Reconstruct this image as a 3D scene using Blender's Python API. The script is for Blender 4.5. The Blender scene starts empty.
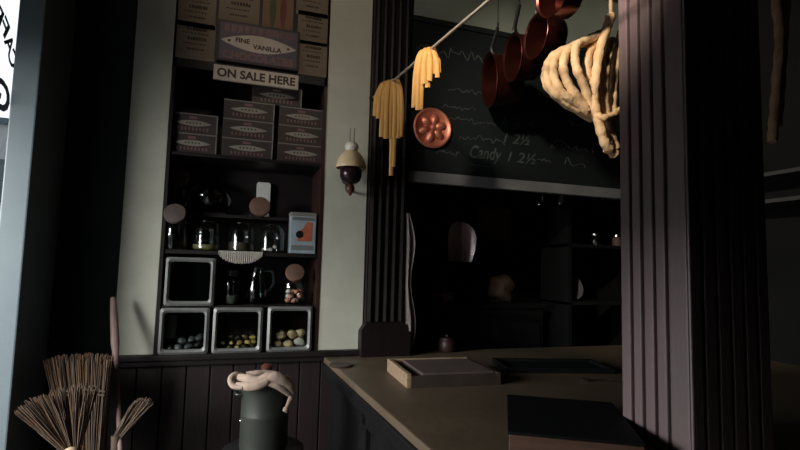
import bpy, bmesh, math, random
from mathutils import Vector, Matrix
random.seed(7)
R = math.radians
S = bpy.context.scene
C = S.collection

# ------------------------------------------------------------------ camera
F = 500.0                                   # focal length in pixels of the 800x450 frame
CAM = Vector((0, 0, 1.44))
yaw, pit, rol = R(18), R(4.8), R(1.5)
fw = Vector((math.sin(yaw)*math.cos(pit), math.cos(yaw)*math.cos(pit), math.sin(pit)))
r0 = Vector((math.cos(yaw), -math.sin(yaw), 0)); u0 = r0.cross(fw)
rt = r0*math.cos(rol) + u0*math.sin(rol); up = rt.cross(fw)
cd = bpy.data.cameras.new('camera'); cam = bpy.data.objects.new('camera', cd); C.objects.link(cam)
cd.sensor_width = 36; cd.lens = F*36/800; cd.clip_start = 0.02
cam.matrix_world = Matrix(((rt.x, up.x, -fw.x, CAM.x), (rt.y, up.y, -fw.y, CAM.y), (rt.z, up.z, -fw.z, CAM.z), (0, 0, 0, 1)))
S.camera = cam

# ------------------------------------------------------------------ world, daylight, exposure
w = bpy.data.worlds.new('overcast_sky'); S.world = w; w.use_nodes = True
bg = w.node_tree.nodes['Background']; bg.inputs[0].default_value = (0.92, 0.96, 1.0, 1); bg.inputs[1].default_value = 1.3
def area(name, loc, target, sx, sy, power, col):
    l = bpy.data.lights.new(name, 'AREA'); l.shape = 'RECTANGLE'; l.size = sx; l.size_y = sy; l.energy = power; l.color = col
    o = bpy.data.objects.new(name, l); C.objects.link(o); o.location = loc
    o.rotation_euler = (Vector(target)-Vector(loc)).to_track_quat('-Z', 'Y').to_euler(); return o
area('sky_light_through_shop_window', (-3.5, 0.7, 2.55), (0.8, 2.0, 1.5), 3.0, 2.1, 640, (1.0, 0.985, 0.955))
VS = S.view_settings
VS.view_transform = 'Standard'; VS.look = 'None'; VS.gamma = 1; VS.use_curve_mapping = False; VS.exposure = 0.0

# ------------------------------------------------------------------ pixel -> place helpers
def ray(px, py): return fw + rt*((px-400)/F) + up*((225-py)/F)
def aty(px, py, Y): d = ray(px, py); return CAM + d*(Y/d.y)
def atx(px, py, X): d = ray(px, py); return CAM + d*(X/d.x)
def atz(px, py, Z): d = ray(px, py); return CAM + d*((Z-CAM.z)/d.z)

# ------------------------------------------------------------------ materials
MATS = {}
def mat(name, col, rough=0.6, metal=0.0, var=0.25, scale=8.0, bump=0.0, bscale=40.0, col2=None, stretch=None, spec=None, sheen=0):
    if name in MATS: return MATS[name]
    m = bpy.data.materials.new(name); m.use_nodes = True; nt = m.node_tree; b = nt.nodes['Principled BSDF']
    tc = nt.nodes.new('ShaderNodeTexCoord'); mp = nt.nodes.new('ShaderNodeMapping')
    if stretch: mp.inputs['Scale'].default_value = stretch
    nt.links.new(tc.outputs['Object'], mp.inputs[0])
    n = nt.nodes.new('ShaderNodeTexNoise'); n.inputs['Scale'].default_value = scale; n.inputs['Detail'].default_value = 5
    nt.links.new(mp.outputs[0], n.inputs['Vector'])
    cr = nt.nodes.new('ShaderNodeValToRGB'); cr.color_ramp.elements[0].position = .3; cr.color_ramp.elements[1].position = .7
    c2 = col2 if col2 else tuple(c*(1-var) for c in col)
    cr.color_ramp.elements[0].color = (*c2, 1); cr.color_ramp.elements[1].color = (*col, 1)
    nt.links.new(n.outputs['Fac'], cr.inputs[0]); nt.links.new(cr.outputs[0], b.inputs['Base Color'])
    b.inputs['Roughness'].default_value = rough; b.inputs['Metallic'].default_value = metal
    if spec is not None: b.inputs['Specular IOR Level'].default_value = spec
    if bump:
        n2 = nt.nodes.new('ShaderNodeTexNoise'); n2.inputs['Scale'].default_value = bscale; nt.links.new(mp.outputs[0], n2.inputs['Vector'])
        bp = nt.nodes.new('ShaderNodeBump'); bp.inputs['Strength'].default_value = bump; bp.inputs['Distance'].default_value = .01
        nt.links.new(n2.outputs['Fac'], bp.inputs['Height']); nt.links.new(bp.outputs[0], b.inputs['Normal'])
    MATS[name] = m; return m
def glass(name, tint, rough=0.05, refl=1.0):
    m = bpy.data.materials.new(name); m.use_nodes = True; nt = m.node_tree
    for n in list(nt.nodes): nt.nodes.remove(n)
    out = nt.nodes.new('ShaderNodeOutputMaterial'); mx = nt.nodes.new('ShaderNodeMixShader')
    tr = nt.nodes.new('ShaderNodeBsdfTransparent'); gl = nt.nodes.new('ShaderNodeBsdfGlossy'); fr = nt.nodes.new('ShaderNodeFresnel')
    no = nt.nodes.new('ShaderNodeTexNoise'); no.inputs['Scale'].default_value = 14
    mul = nt.nodes.new('ShaderNodeMath'); mul.operation = 'MULTIPLY_ADD'; mul.inputs[1].default_value = .12; mul.inputs[2].default_value = rough
    nt.links.new(no.outputs['Fac'], mul.inputs[0]); nt.links.new(mul.outputs[0], gl.inputs['Roughness'])
    m2 = nt.nodes.new('ShaderNodeMath'); m2.operation = 'MULTIPLY'; m2.inputs[1].default_value = refl
    ge = nt.nodes.new('ShaderNodeNewGeometry'); ml = nt.nodes.new('ShaderNodeMath'); ml.operation = 'MULTIPLY_ADD'; ml.inputs[1].default_value = 1/1.5-1.5; ml.inputs[2].default_value = 1.5
    nt.links.new(ge.outputs['Backfacing'], ml.inputs[0]); nt.links.new(ml.outputs[0], fr.inputs[0])     # a thin sheet: same reflectance from both sides
    tr.inputs[0].default_value = (*tint, 1)
    nt.links.new(fr.outputs[0], m2.inputs[0]); nt.links.new(m2.outputs[0], mx.inputs[0])
    nt.links.new(tr.outputs[0], mx.inputs[1]); nt.links.new(gl.outputs[0], mx.inputs[2]); nt.links.new(mx.outputs[0], out.inputs[0])
    return m
M = dict(
 plaster=mat('painted_plaster', (.56, .56, .47), .75, var=.16, scale=5, bump=.12, bscale=18),
 black_wall=mat('black_painted_wall', (.03, .04, .04), .85, var=.4, scale=4, spec=.2),
 left_wall=mat('dark_frame_paint', (.012, .017, .022), .55, var=.4, scale=6),
 niche=mat('dark_niche_wall', (.016, .018, .02), .8, var=.4, scale=3, spec=.2),
 grey_wall=mat('grey_green_plaster', (.24, .27, .23), .85, var=.2, scale=3),
 ceiling=mat('ceiling_paint', (.10, .10, .09), .9, var=.2, scale=2),
 room_wall=mat('room_wall_paint', (.010, .011, .011), .9, var=.2, scale=2, spec=.1),
 floor=mat('worn_floor_boards', (.035, .025, .02), .6, var=.4, scale=6, stretch=(1, .15, 1)),
 wains=mat('dark_red_beadboard', (.014, .0045, .0045), .6, var=.45, scale=9, stretch=(3, 3, .3), bump=.1),
 shelfwood=mat('black_brown_shelf_wood', (.014, .010, .010), .5, var=.4, scale=9, spec=.3),
 shelf_edge=mat('red_brown_shelf_edge', (.035, .013, .009), .5, var=.4, scale=9),
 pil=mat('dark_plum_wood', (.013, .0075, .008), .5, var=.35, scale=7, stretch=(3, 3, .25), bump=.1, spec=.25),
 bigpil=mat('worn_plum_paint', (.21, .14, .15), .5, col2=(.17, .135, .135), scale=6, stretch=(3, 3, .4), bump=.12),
 top=mat('worn_brown_worktop', (.12, .087, .056), .5, col2=(.085, .062, .041), scale=3.2, bump=.12, bscale=25, spec=.4),
 counter=mat('dark_counter_paint', (.0075, .007, .0075), .5, var=.5, scale=7, bump=.15, spec=.2),
 pier=mat('blue_grey_pier_paint', (.12, .15, .165), .5, col2=(.095, .125, .14), scale=3),
 chalk=mat('chalkboard_slate', (.006, .010, .010), .75, col2=(.004, .007, .007), scale=3, spec=.25),
 chalkmark=mat('dusty_chalk', (.055, .07, .065), .9, var=.7, scale=30),
 beam=mat('grey_painted_beam', (.15, .155, .16), .6, var=.25, scale=6),
 dimshelf=mat('dark_grey_shelf_paint', (.045, .048, .048), .6),
 paper=mat('aged_cream_paper', (.20, .155, .11), .8, col2=(.15, .115, .08), scale=7),
 paper_orange=mat('aged_orange_paper', (.21, .125, .07), .8, col2=(.17, .10, .055), scale=7),
 ink=mat('brown_ink', (.04, .026, .018), .8, scale=20),
 green=mat('print_green', (.07, .09, .04), .8), red=mat('print_red', (.16, .05, .04), .8),
 signblue=mat('faded_purple_print', (.085, .062, .09), .6, var=.3, scale=14),
 signframe=mat('dark_sign_frame', (.028, .016, .02), .6),
 signletter=mat('faded_maroon_lettering', (.20, .10, .095), .7),
 signwhite=mat('aged_white_enamel', (.50, .42, .35), .6, var=.2, scale=10),
 signdark=mat('dark_sign_ink', (.045, .022, .018), .7),
 boxdark=mat('dark_printed_card', (.045, .030, .026), .6, var=.4, scale=12),
 boxedge=mat('pale_card_edge', (.20, .18, .155), .7),
 boxwhite=mat('pale_oval_print', (.27, .24, .20), .7, var=.25, scale=20),
 tinframe=mat('dull_tin_rim', (.27, .28, .27), .5, metal=.35, var=.35, scale=12, bump=.1),
 tinbody=mat('dark_tin', (.02, .021, .021), .5, metal=.4),
 lidwood=mat('brown_turned_lid', (.16, .088, .06), .6, var=.3, scale=14),
 liddark=mat('dark_brown_lid', (.10, .075, .068), .6, var=.3, scale=14),
 cream=mat('cream_sweets', (.85, .62, .36), .55, var=.35, scale=25),
 toffee=mat('golden_toffee', (.60, .40, .12), .4, var=.5, scale=25),
 olive=mat('olive_toffee', (.22, .20, .08), .4, var=.5, scale=25),
 coal=mat('dark_liquorice', (.10, .105, .105), .45, var=.5, scale=25),
 pink=mat('salmon_sweets', (.72, .30, .20), .45, var=.3, scale=25),
 white=mat('white_sweets', (.72, .62, .56), .5, var=.2, scale=25),
 tinlabel=mat('blue_grey_tin_print', (.30, .37, .42), .45, var=.25, scale=14),
 orange=mat('orange_print', (.45, .12, .06), .5, var=.3, scale=20),
 whitepaper=mat('white_paper', (.72, .72, .68), .8, var=.08),
 doily=mat('lace_paper', (.80, .74, .68), .9, var=.3, scale=60),
 lampcream=mat('cream_glass_shade', (.72, .58, .36), .35, col2=(.66, .50, .29), scale=8),
 lampwhite=mat('white_porcelain', (.68, .66, .58), .3, var=.1),
 lampmetal=mat('dark_aubergine_metal', (.040, .022, .030), .25, metal=.5),
 lampbrown=mat('red_brown_turned_wood', (.10, .035, .022), .35),
 pasta=mat('dried_egg_pasta', (.72, .40, .11), .6, col2=(.58, .29, .07), scale=9, stretch=(4, 4, .6)),
 pole=mat('grey_drying_pole', (.32, .29, .25), .5, var=.3, scale=20),
 copper=mat('tarnished_copper', (.12, .030, .022), .30, metal=.85, var=.55, scale=6),
 copperbright=mat('bright_copper', (.80, .30, .20), .42, metal=.6, col2=(.55, .16, .09), scale=11),
 iron=mat('black_iron', (.016, .016, .017), .45, metal=.5),
 stove=mat('blackened_stove_iron', (.014, .017, .018), .5, metal=.4, var=.4),
 rope=mat('cream_dough_rope', (.82, .60, .36), .7, col2=(.70, .45, .24), scale=16, bump=.5, bscale=60),
 ropedim=mat('tan_rope', (.70, .46, .28), .8, var=.35, scale=16, bump=.4),
 straw=mat('broom_straw', (.13, .070, .034), .75, col2=(.055, .030, .016), scale=20, stretch=(6, 6, .6)),
 strawdark=mat('dark_broom_straw', (.055, .036, .025), .75, var=.5, scale=20, stretch=(6, 6, .6)),
 twine=mat('broom_binding', (.07, .045, .03), .8), strawknob=mat('pale_turned_knob', (.48, .37, .25), .6),
 stick=mat('pink_brown_stick', (.19, .115, .10), .6, var=.3, scale=12, stretch=(5, 5, .5)),
 pot=mat('grey_green_enamel_pot', (.042, .047, .040), .42, metal=.3, var=.3, scale=5),
 cloth=mat('soft_linen_cloth', (.44, .33, .265), .9, col2=(.33, .245, .195), scale=9, bump=.25, bscale=50),
 towel=mat('grey_pink_towel', (.42, .36, .34), .9, var=.3, scale=7),
 crate=mat('pale_crate_wood', (.36, .25, .16), .6, var=.4, scale=11, stretch=(1, 6, 6)),
 cratedark=mat('dark_crate_wood', (.055, .038, .028), .6, var=.4, scale=11),
 slab=mat('dusty_rose_slab', (.11, .078, .075), .6, var=.25, scale=6),
 black=mat('black_slate', (.007, .008, .009), .65, var=.3, spec=.1),
 redwood=mat('red_brown_box_wood', (.12, .065, .045), .5, var=.4, scale=9, stretch=(1, 6, 6)),
 steel=mat('bright_steel', (.75, .75, .75), .2, metal=1, var=.1),
 mirror=mat('polished_tin', (.80, .66, .67), .16, metal=.85, var=.08, scale=9),
 picture=mat('faded_olive_picture', (.55, .50, .34), .7, var=.5, scale=9),
 bread=mat('brown_loaf_crust', (.10, .065, .042), .7, var=.5, scale=9, bump=.3),
 pinkpot=mat('dusty_pink_pot', (.45, .32, .29), .5, var=.3),
 letter=mat('black_window_paint', (.004, .006, .008), .5),
 street=mat('grey_pavement', (.26, .26, .255), .9, var=.12, scale=.8),
 facade=mat('blue_grey_facade', (.045, .072, .088), .8, var=.3, scale=.7),
 facadepale=mat('pale_facade', (.34, .35, .36), .8, var=.2, scale=.7),
)
M['glass'] = glass('jar_glass', (.86, .90, .88), .03, 1.9)
M['pane'] = glass('window_glass', (.98, .99, .995), .03, .35)
M['binpane'] = glass('bin_glass', (.86, .90, .89), .05, 1.0)
M['greenglass'] = glass('green_glass', (.45, .58, .55), .04, 1.9)

# ------------------------------------------------------------------ mesh helpers
def box(bm, x0, x1, y0, y1, z0, z1, bev=0):
    ret = bmesh.ops.create_cube(bm, size=1)
    for v in ret['verts']:
        v.co = Vector(((x0+x1)/2 + v.co.x*(x1-x0), (y0+y1)/2 + v.co.y*(y1-y0), (z0+z1)/2 + v.co.z*(z1-z0)))
    if bev:
        es = list({e for v in ret['verts'] for e in v.link_edges})
        bmesh.ops.bevel(bm, geom=es, offset=bev, segments=2, affect='EDGES', profile=.6)
def lathe(bm, prof, seg=20, mtx=None, cap=True):
    rings = []
    for r, z in prof:
        ring = [bm.verts.new((r*math.cos(2*math.pi*i/seg), r*math.sin(2*math.pi*i/seg), z)) for i in range(seg)]
        rings.append(ring)
    for a, b in zip(rings, rings[1:]):
        for i in range(seg): bm.faces.new((a[i], a[(i+1) % seg], b[(i+1) % seg], b[i]))
    if cap:
        bm.faces.new(rings[0][::-1]); bm.faces.new(rings[-1])
    if mtx:
        for ring in rings:
            for v in ring: v.co = mtx @ v.co
def spline(pts, n):
    pts = [Vector(p) for p in pts]; out = []
    P = [pts[0]*2-pts[1]] + pts + [pts[-1]*2-pts[-2]]
    for i in range(1, len(P)-2):
        for k in range(n):
            t = k/n; a, b, c, d = P[i-1], P[i], P[i+1], P[i+2]
            out.append(.5*((2*b)+(c-a)*t+(2*a-5*b+4*c-d)*t*t+(3*b-a-3*c+d)*t**3))
    out.append(pts[-1]); return out
def tube(bm, pts, r, seg=8, flat=1.0, wide=None, cap=True):
    pts = [Vector(p) for p in pts]; rings = []; nprev = None
    for i, p in enumerate(pts):
        d = (pts[min(i+1, len(pts)-1)] - pts[max(i-1, 0)]).normalized()
        if wide is not None: n = (wide - d*wide.dot(d)).normalized()
        elif nprev is None:
            a = Vector((0, 0, 1)) if abs(d.z) < .9 else Vector((1, 0, 0)); n = (a - d*a.dot(d)).normalized()
        else: n = (nprev - d*nprev.dot(d)).normalized()
        nprev = n; b = d.cross(n)
        rr = r[i] if isinstance(r, (list, tuple)) else r
        rings.append([bm.verts.new(p + n*math.cos(2*math.pi*k/seg)*rr + b*math.sin(2*math.pi*k/seg)*rr*flat) for k in range(seg)])
    for a, b in zip(rings, rings[1:]):
        for k in range(seg): bm.faces.new((a[k], a[(k+1) % seg], b[(k+1) % seg], b[k]))
    if cap:
        bm.faces.new(rings[0][::-1]); bm.faces.new(rings[-1])
def prism(bm, poly, y0, y1):            # outline in x,z pushed from y0 (front) to y1
    a = [bm.verts.new((x, y0, z)) for x, z in poly]; b = [bm.verts.new((x, y1, z)) for x, z in poly]; n = len(poly)
    bm.faces.new(a); bm.faces.new(b[::-1])
    for i in range(n): bm.faces.new((a[i], b[i], b[(i+1) % n], a[(i+1) % n]))
def obj(name, bm, m, parent=None, smooth=False, loc=None):
    bmesh.ops.recalc_face_normals(bm, faces=bm.faces)
    me = bpy.data.meshes.new(name); bm.to_mesh(me); bm.free()
    if smooth:
        for p in me.polygons: p.use_smooth = True
        try: me.set_sharp_from_angle(angle=R(42))
        except Exception: pass
    o = bpy.data.objects.new(name, me); C.objects.link(o)
    me.materials.append(M[m] if isinstance(m, str) else m)
    if parent: o.parent = parent
    if loc is not None: o.location = loc
    return o
def NB(): return bmesh.new()
def tag(o, label, cat, group=None):
    o['label'] = label; o['category'] = cat
    if group: o['group'] = group
    return o
def thing(name, label, cat, loc=(0, 0, 0), rz=0, group=None):
    o = bpy.data.objects.new(name, None); C.objects.link(o); o.empty_display_size = .05
    o.location = loc; o.rotation_euler = (0, 0, rz); return tag(o, label, cat, group)
def struct(name, bm, m, label=None, parent=None, cat=None, smooth=False):
    o = obj(name, bm, m, parent, smooth)
    if not parent:
        o['kind'] = 'structure'; o['label'] = label or name; o['category'] = cat or 'wall'
    return o
def sempty(name, label, cat, loc=(0, 0, 0)):
    o = thing(name, label, cat, loc); o['kind'] = 'structure'; return o
def bx(name, m, parent, *a, bev=0, smooth=False):
    bm = NB(); box(bm, *a, bev=bev); return obj(name, bm, m, parent, smooth)
def text_mesh(body, w, h, fn, shear=0, bold=.012):
    cu = bpy.data.curves.new('t', 'FONT'); cu.body = body; cu.extrude = .0; cu.resolution_u = 3; cu.shear = shear; cu.offset = bold
    o = bpy.data.objects.new('t', cu); C.objects.link(o)
    dg = bpy.context.evaluated_depsgraph_get(); me = bpy.data.meshes.new_from_object(o.evaluated_get(dg))
    bpy.data.objects.remove(o); bpy.data.curves.remove(cu)
    xs = [v.co.x for v in me.vertices]; ys = [v.co.y for v in me.vertices]
    x0, x1, y0, y1 = min(xs), max(xs), min(ys), max(ys)
    for v in me.vertices:
        v.co = fn((v.co.x-(x0+x1)/2)/(x1-x0)*w, (v.co.y-(y0+y1)/2)/(y1-y0)*h)
    return me
def text(name, body, w, h, fn, m, parent, shear=0, bold=.012):
    me = text_mesh(body, w, h, fn, shear, bold); me.name = name; o = bpy.data.objects.new(name, me); C.objects.link(o)
    me.materials.append(M[m]); o.parent = parent; return o
def onwall(cx, cz, y): return lambda a, b: Vector((cx+a, y, cz+b))

# ================================================================== THE ROOM
D = 2.9; ZC = 3.45; XR = 3.2; XL = -0.95; YF = -2.2; TOP = 0.92
b = NB(); box(b, XL-.1, XR+.1, YF-.1, 4.6, -.08, 0); struct('floor', b, 'floor', 'dark worn wooden floor of the shop', cat='floor')
b = NB(); box(b, XL-.1, XR+.1, YF-.1, 4.6, ZC, ZC+.1); struct('ceiling', b, 'ceiling', 'dim painted ceiling of the shop', cat='ceiling')
b = NB(); box(b, XR, XR+.1, YF, 4.6, 0, ZC); struct('wall_right', b, 'room_wall', 'dark wall beyond the big fluted pillar')
b = NB(); box(b, XL-.1, XR+.1, YF-.1, YF, 0, ZC); struct('wall_front', b, 'room_wall', 'dark wall behind the viewer')
# left wall: solid pieces around two big glazed openings
b = NB()
box(b, XL-.1, XL, 2.85, 3.3, 0, ZC)                    # beside the glazed shop window
box(b, XL-.1, XL, YF, .75, 0, ZC)
box(b, XL-.1, XL, 1.83, 2.85, 2.80, ZC); box(b, XL-.1, XL, .75, 1.83, 1.62, ZC); box(b, XL-.1, XL, .75, 2.85, 0, .12)  # nearer opening's head set low to keep light off the upper pillar
struct('wall_left', b, 'left_wall', 'black timber shop front wall around the glazing')
b = NB(); box(b, XL, -.572, D, D+.1, 0, ZC); box(b, XL-.1, .62, 3.3, 3.4, 0, ZC); struct('wall_back', b, 'black_wall', 'matt black wall between shop window and white pilaster')
# header wall above the back opening, and the dark niche behind
b = NB(); box(b, .967, XR, D+.02, D+.14, 2.0, ZC); struct('wall_header', b, 'grey_wall', 'grey green wall above the chalkboard')
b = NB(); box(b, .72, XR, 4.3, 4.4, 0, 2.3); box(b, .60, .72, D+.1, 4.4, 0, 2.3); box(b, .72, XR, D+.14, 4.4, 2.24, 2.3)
struct('wall_niche', b, 'niche', 'dark walls of the back kitchen')
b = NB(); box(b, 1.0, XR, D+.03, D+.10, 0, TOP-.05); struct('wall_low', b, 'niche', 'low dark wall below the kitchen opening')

b = NB(); box(b, XL, aty(45, 0, 2.50).x+.004, 2.50, D, 0, ZC, bev=.006); struct('trim_6', b, 'pier', 'blue grey painted pier beside the shop window', cat='pier')
# white pilasters either side of the shelf recess
def pilaster(name, x0, x1, label):
    b = NB(); box(b, x0, x1, D, D+.12, .955, ZC, bev=.004); return struct(name, b, 'plaster', label, cat='pilaster')
pilaster('trim_1', -.572, -.383, 'narrow off white pilaster left of the shelf recess')
pilaster('trim_2', .465, .728, 'off white pilaster carrying the wall lamp')

# wainscot of single boards under a dark ledge
wn = sempty('wall_wainscot', 'dark red beadboard wainscot under the shelves', 'wainscot', (0, D, 0))
bx('backing_board', 'shelfwood', wn, -.572, .60, .03, .10, 0, .93)
pw = .118; x = -.572
while x < .56:
    bx('plank', 'wains', wn, x+.003, min(x+pw-.003, .60), .004, .028, .12, .925, bev=.004); x += pw
bx('skirting', 'shelfwood', wn, -.572, .60, -.012, .004, 0, .12)
tr = sempty('trim_3', 'dark wooden ledge under the shelf recess', 'ledge', (0, D, .925))
bx('ledge_board', 'shelfwood', tr, -.59, .735, -.035, .10, 0, .03, bev=.006)
bx('ledge_moulding', 'shelfwood', tr, -.59, .60, -.02, .02, -.03, 0, bev=.006)

# fluted pilaster standing on the counter against the back wall
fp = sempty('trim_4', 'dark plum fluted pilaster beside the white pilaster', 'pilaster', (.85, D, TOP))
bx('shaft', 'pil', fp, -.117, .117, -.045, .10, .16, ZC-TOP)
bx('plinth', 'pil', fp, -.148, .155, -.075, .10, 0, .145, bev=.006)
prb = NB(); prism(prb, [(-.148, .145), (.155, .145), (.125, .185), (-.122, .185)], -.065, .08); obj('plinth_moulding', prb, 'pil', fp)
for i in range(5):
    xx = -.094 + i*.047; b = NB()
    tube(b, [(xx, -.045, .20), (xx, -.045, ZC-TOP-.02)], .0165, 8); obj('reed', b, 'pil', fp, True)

# big fluted pillar standing on the counter near the viewer
PX = 1.22; PYn = atx(690, 330, PX).y; PYf = atx(622, 400, PX).y; PXr = aty(771, 330, PYn).x
bp_ = sempty('trim_5', 'massive fluted plum pillar rising from the counter', 'pillar', ((PX+PXr)/2, (PYn+PYf)/2, TOP))
hx, hy = (PXr-PX)/2, (PYf-PYn)/2
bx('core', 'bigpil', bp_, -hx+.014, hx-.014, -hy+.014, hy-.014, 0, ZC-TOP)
# raised flats on the window side: four narrow and one broad, on the viewer's side five
edges = [622, 631.5, 634, 642.5, 645.5, 655, 657.5, 667.5, 671, 690]
ys = [atx(p, 400, PX).y for p in edges]
for k in range(0, 10, 2):
    y1, y0 = ys[k]-(PYn+PYf)/2, ys[k+1]-(PYn+PYf)/2
    b = NB(); box(b, -hx, -hx+.016, y0+.001, y1-.001, 0, ZC-TOP, bev=.005); obj('flat', b, 'bigpil', bp_)
fw_ = 2*hx/6
for k in range(6):
    b = NB(); box(b, -hx+k*fw_+.004, -hx+(k+1)*fw_-.004, -hy, -hy+.016, 0, ZC-TOP, bev=.005); obj('flat', b, 'bigpil', bp_)

# chalkboard with painted header beam
cb = thing('chalkboard', 'long black chalkboard menu above the kitchen opening', 'chalkboard', (1.8, D, 2.0))
bx('board', 'chalk', cb, -.82, .93, -.008, .02, .03, 1.03)
bx('bottom_rail', 'beam', cb, -.833, .93, -.03, .02, -.035, .035, bev=.005)
bx('top_rail', 'chalk', cb, -.833, .93, -.025, .02, 1.0, 1.035, bev=.005)
def chalk_text(body, px, py, wpx, hpx, sh=.3):
    p = aty(px, py, D-.009); k = (p-CAM).dot(fw)/F
    text('chalk_writing', body, wpx*k*1.18, hpx*k, onwall(p.x-1.8, p.z-2.0, -.0095), 'chalkmark', cb, sh)
chalk_text('Candy', 486, 155, 30, 17)
chalk_text('1 2 4', 519, 122, 34, 9); chalk_text('1 2\u00bd', 517, 139, 26, 11); chalk_text('1 2\u00bd', 522, 158, 28, 11)
def scrawl(px, py, wpx, hpx, n, seed, th=.9):          # unreadable handwriting
    rnd = random.Random(seed); p = aty(px, py, D-.009); k = (p-CAM).dot(fw)/F; b = NB(); pts = []
    for i in range(n*2+1):
        pts.append((p.x-1.8+((i+rnd.uniform(-.6, .6))/(n*2)-.5)*wpx*k*1.18, -.0085, p.z-2.0+((.5 if i % 2 else -.5)*rnd.uniform(-.1, 1)*hpx)*k))
    tube(b, spline(pts, 4), th*k*.55, 5); obj('chalk_scrawl', b, 'chalkmark', cb)
for a in [(472, 121, 46, 6, 7, 1), (482, 139, 44, 7, 8, 2), (449, 153, 20, 6, 5, 3), (485, 166, 20, 2, 1, 4), (578, 124, 22, 7, 5, 5), (572, 148, 46, 7, 6, 6),
          (545, 160, 14, 6, 3, 7), (460, 108, 30, 5, 5, 8), (575, 163, 20, 12, 2, 9), (560, 141, 14, 16, 1, 10), (450, 52, 60, 14, 9, 11, 1.2), (470, 92, 40, 5, 6, 12)]:
    scrawl(*a)

# ================================================================== WINDOW, STREET
wi = sempty('window_1', 'tall glazed shop door pane with black lettering', 'window', (XL, 2.28, 0))
bx('glass_pane', 'pane', wi, -.054, -.046, -.40, .56, .16, 2.77)
bx('frame', 'left_wall', wi, -.08, -.02, .55, .57, .12, 2.80, bev=.006); bx('frame', 'left_wall', wi, -.08, .02, -.44, -.395, .12, 2.80, bev=.006)
bx('frame', 'left_wall', wi, -.08, .02, -.44, .55, .10, .17, bev=.006); bx('frame', 'left_wall', wi, -.08, .02, -.44, .55, 2.75, 2.80, bev=.006)
def glass_letter(ch, px, py, hh, ww, ang):
    p = atx(px, py, XL-.045); ca, sa = math.cos(R(ang)), math.sin(R(ang))
    def fn(a, c): return Vector((-.0445, -(a*ca-c*sa)+p.y-2.28, a*sa+c*ca+p.z))   # reads from the street
    text('letter', ch, ww, hh, fn, 'letter', wi, bold=.03)
glass_letter('C', 12.8, 59, .085, .075, 42); glass_letter('A', 9.5, 44, .085, .08, 36); glass_letter('F', 5, 27, .085, .065, 30); glass_letter('E', -1, 15, .085, .065, 22)
glass_letter('G', 2.5, 96, .135, .15, 8)
w2 = sempty('window_2', 'second shop window pane nearer the viewer, head lowered to shade the pillar', 'window', (XL, 1.29, 0))
bx('glass_pane', 'pane', w2, -.054, -.046, -.52, .52, .16, 1.59)
bx('frame', 'left_wall', w2, -.08, .02, -.54, -.49, .12, 1.62, bev=.006); bx('frame', 'left_wall', w2, -.08, .02, .50, .54, .12, 1.62, bev=.006)
bx('frame', 'left_wall', w2, -.08, .02, -.49, .50, .10, .17, bev=.006); bx('frame', 'left_wall', w2, -.08, .02, -.49, .50, 1.57, 1.62, bev=.006)
b = NB(); v = [b.verts.new(q) for q in ((XL-.1, .3, 2.95), (XL-.1, 3.0, 2.95), (-1.78, 3.0, 2.32), (-1.78, .3, 2.32), (-1.78, 3.0, 2.12), (-1.78, .3, 2.12))]  # unseen awning, added to cut the high light entering the windows
b.faces.new((v[0], v[1], v[2], v[3])); b.faces.new((v[3], v[2], v[4], v[5])); bmesh.ops.solidify(b, geom=b.faces[:], thickness=.006)
struct('trim_7', b, 'facade', 'unseen awning added to shade the shop windows outside', cat='awning')
b = NB(); box(b, -40, XL-.1, -14, 60, -.14, -.06); struct('ground', b, 'street', 'grey pavement outside the shop', cat='street')
hs = thing('building', 'blue grey building across the street behind the window glass', 'building', (-6.8, 22, -.06))
ex = aty(16, 60, 22).x+6.8
bx('wall', 'facade', hs, ex, 2.4, 0, 4, 1.0, 17); bx('plinth', 'facadepale', hs, ex-.1, 2.45, -.15, 4, 0, 1.0); bx('cornice', 'facade', hs, ex-.2, 2.5, -.3, 4, 12.6, 13.1)
h2 = thing('building', 'low pale building further down the street', 'building', (-14, 30, -.06))
bx('wall', 'facadepale', h2, -6, 5.5, 0, 4, 0, 8.2); bx('roof_slab', 'facade', h2, -6.1, 5.6, -.2, 4, 8.2, 8.5)
for k in range(3): bx('window', 'facade', h2, -5+k*3.4, -3.6+k*3.4, -.05, .1, 4.2, 6.4)

# ================================================================== SHELF RECESS
su = thing('shelf_unit', 'black recessed wall shelves between the white pilasters', 'shelf', (.041, D, .955))
LX, RX = -.383-.041, .465-.041; SD = .34
bx('back_panel', 'shelfwood', su, LX, RX, SD, SD+.02, 0, ZC-.955)
bx('bottom_board', 'shelfwood', su, LX, RX, .10, SD, -.02, 0)
bx('side_panel', 'shelfwood', su, LX, LX+.018, -.004, SD, 0, ZC-.955); bx('side_panel', 'shelf_edge', su, RX-.018, RX, -.004, SD, 0, ZC-.955)
ZS1 = 1.207; ZS2 = 1.502; ZS3 = aty(248, 158, D+.03).z; ZR = 1.715
for z, th in ((ZS1, .014), (ZS2, .022), (ZS3, .02)):
    bx('shelf_board', 'shelfwood', su, LX+.018, RX-.018, .004, SD, z-th-.955, z-.955, bev=.003)
bx('riser_shelf', 'shelfwood', su, LX+.018, RX-.018, .135, SD, ZR-.018-.955, ZR-.955)
bx('poster_panel', 'shelfwood', su, LX, RX, -.004, .012, 2.50-.955, ZC-.955)

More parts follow.
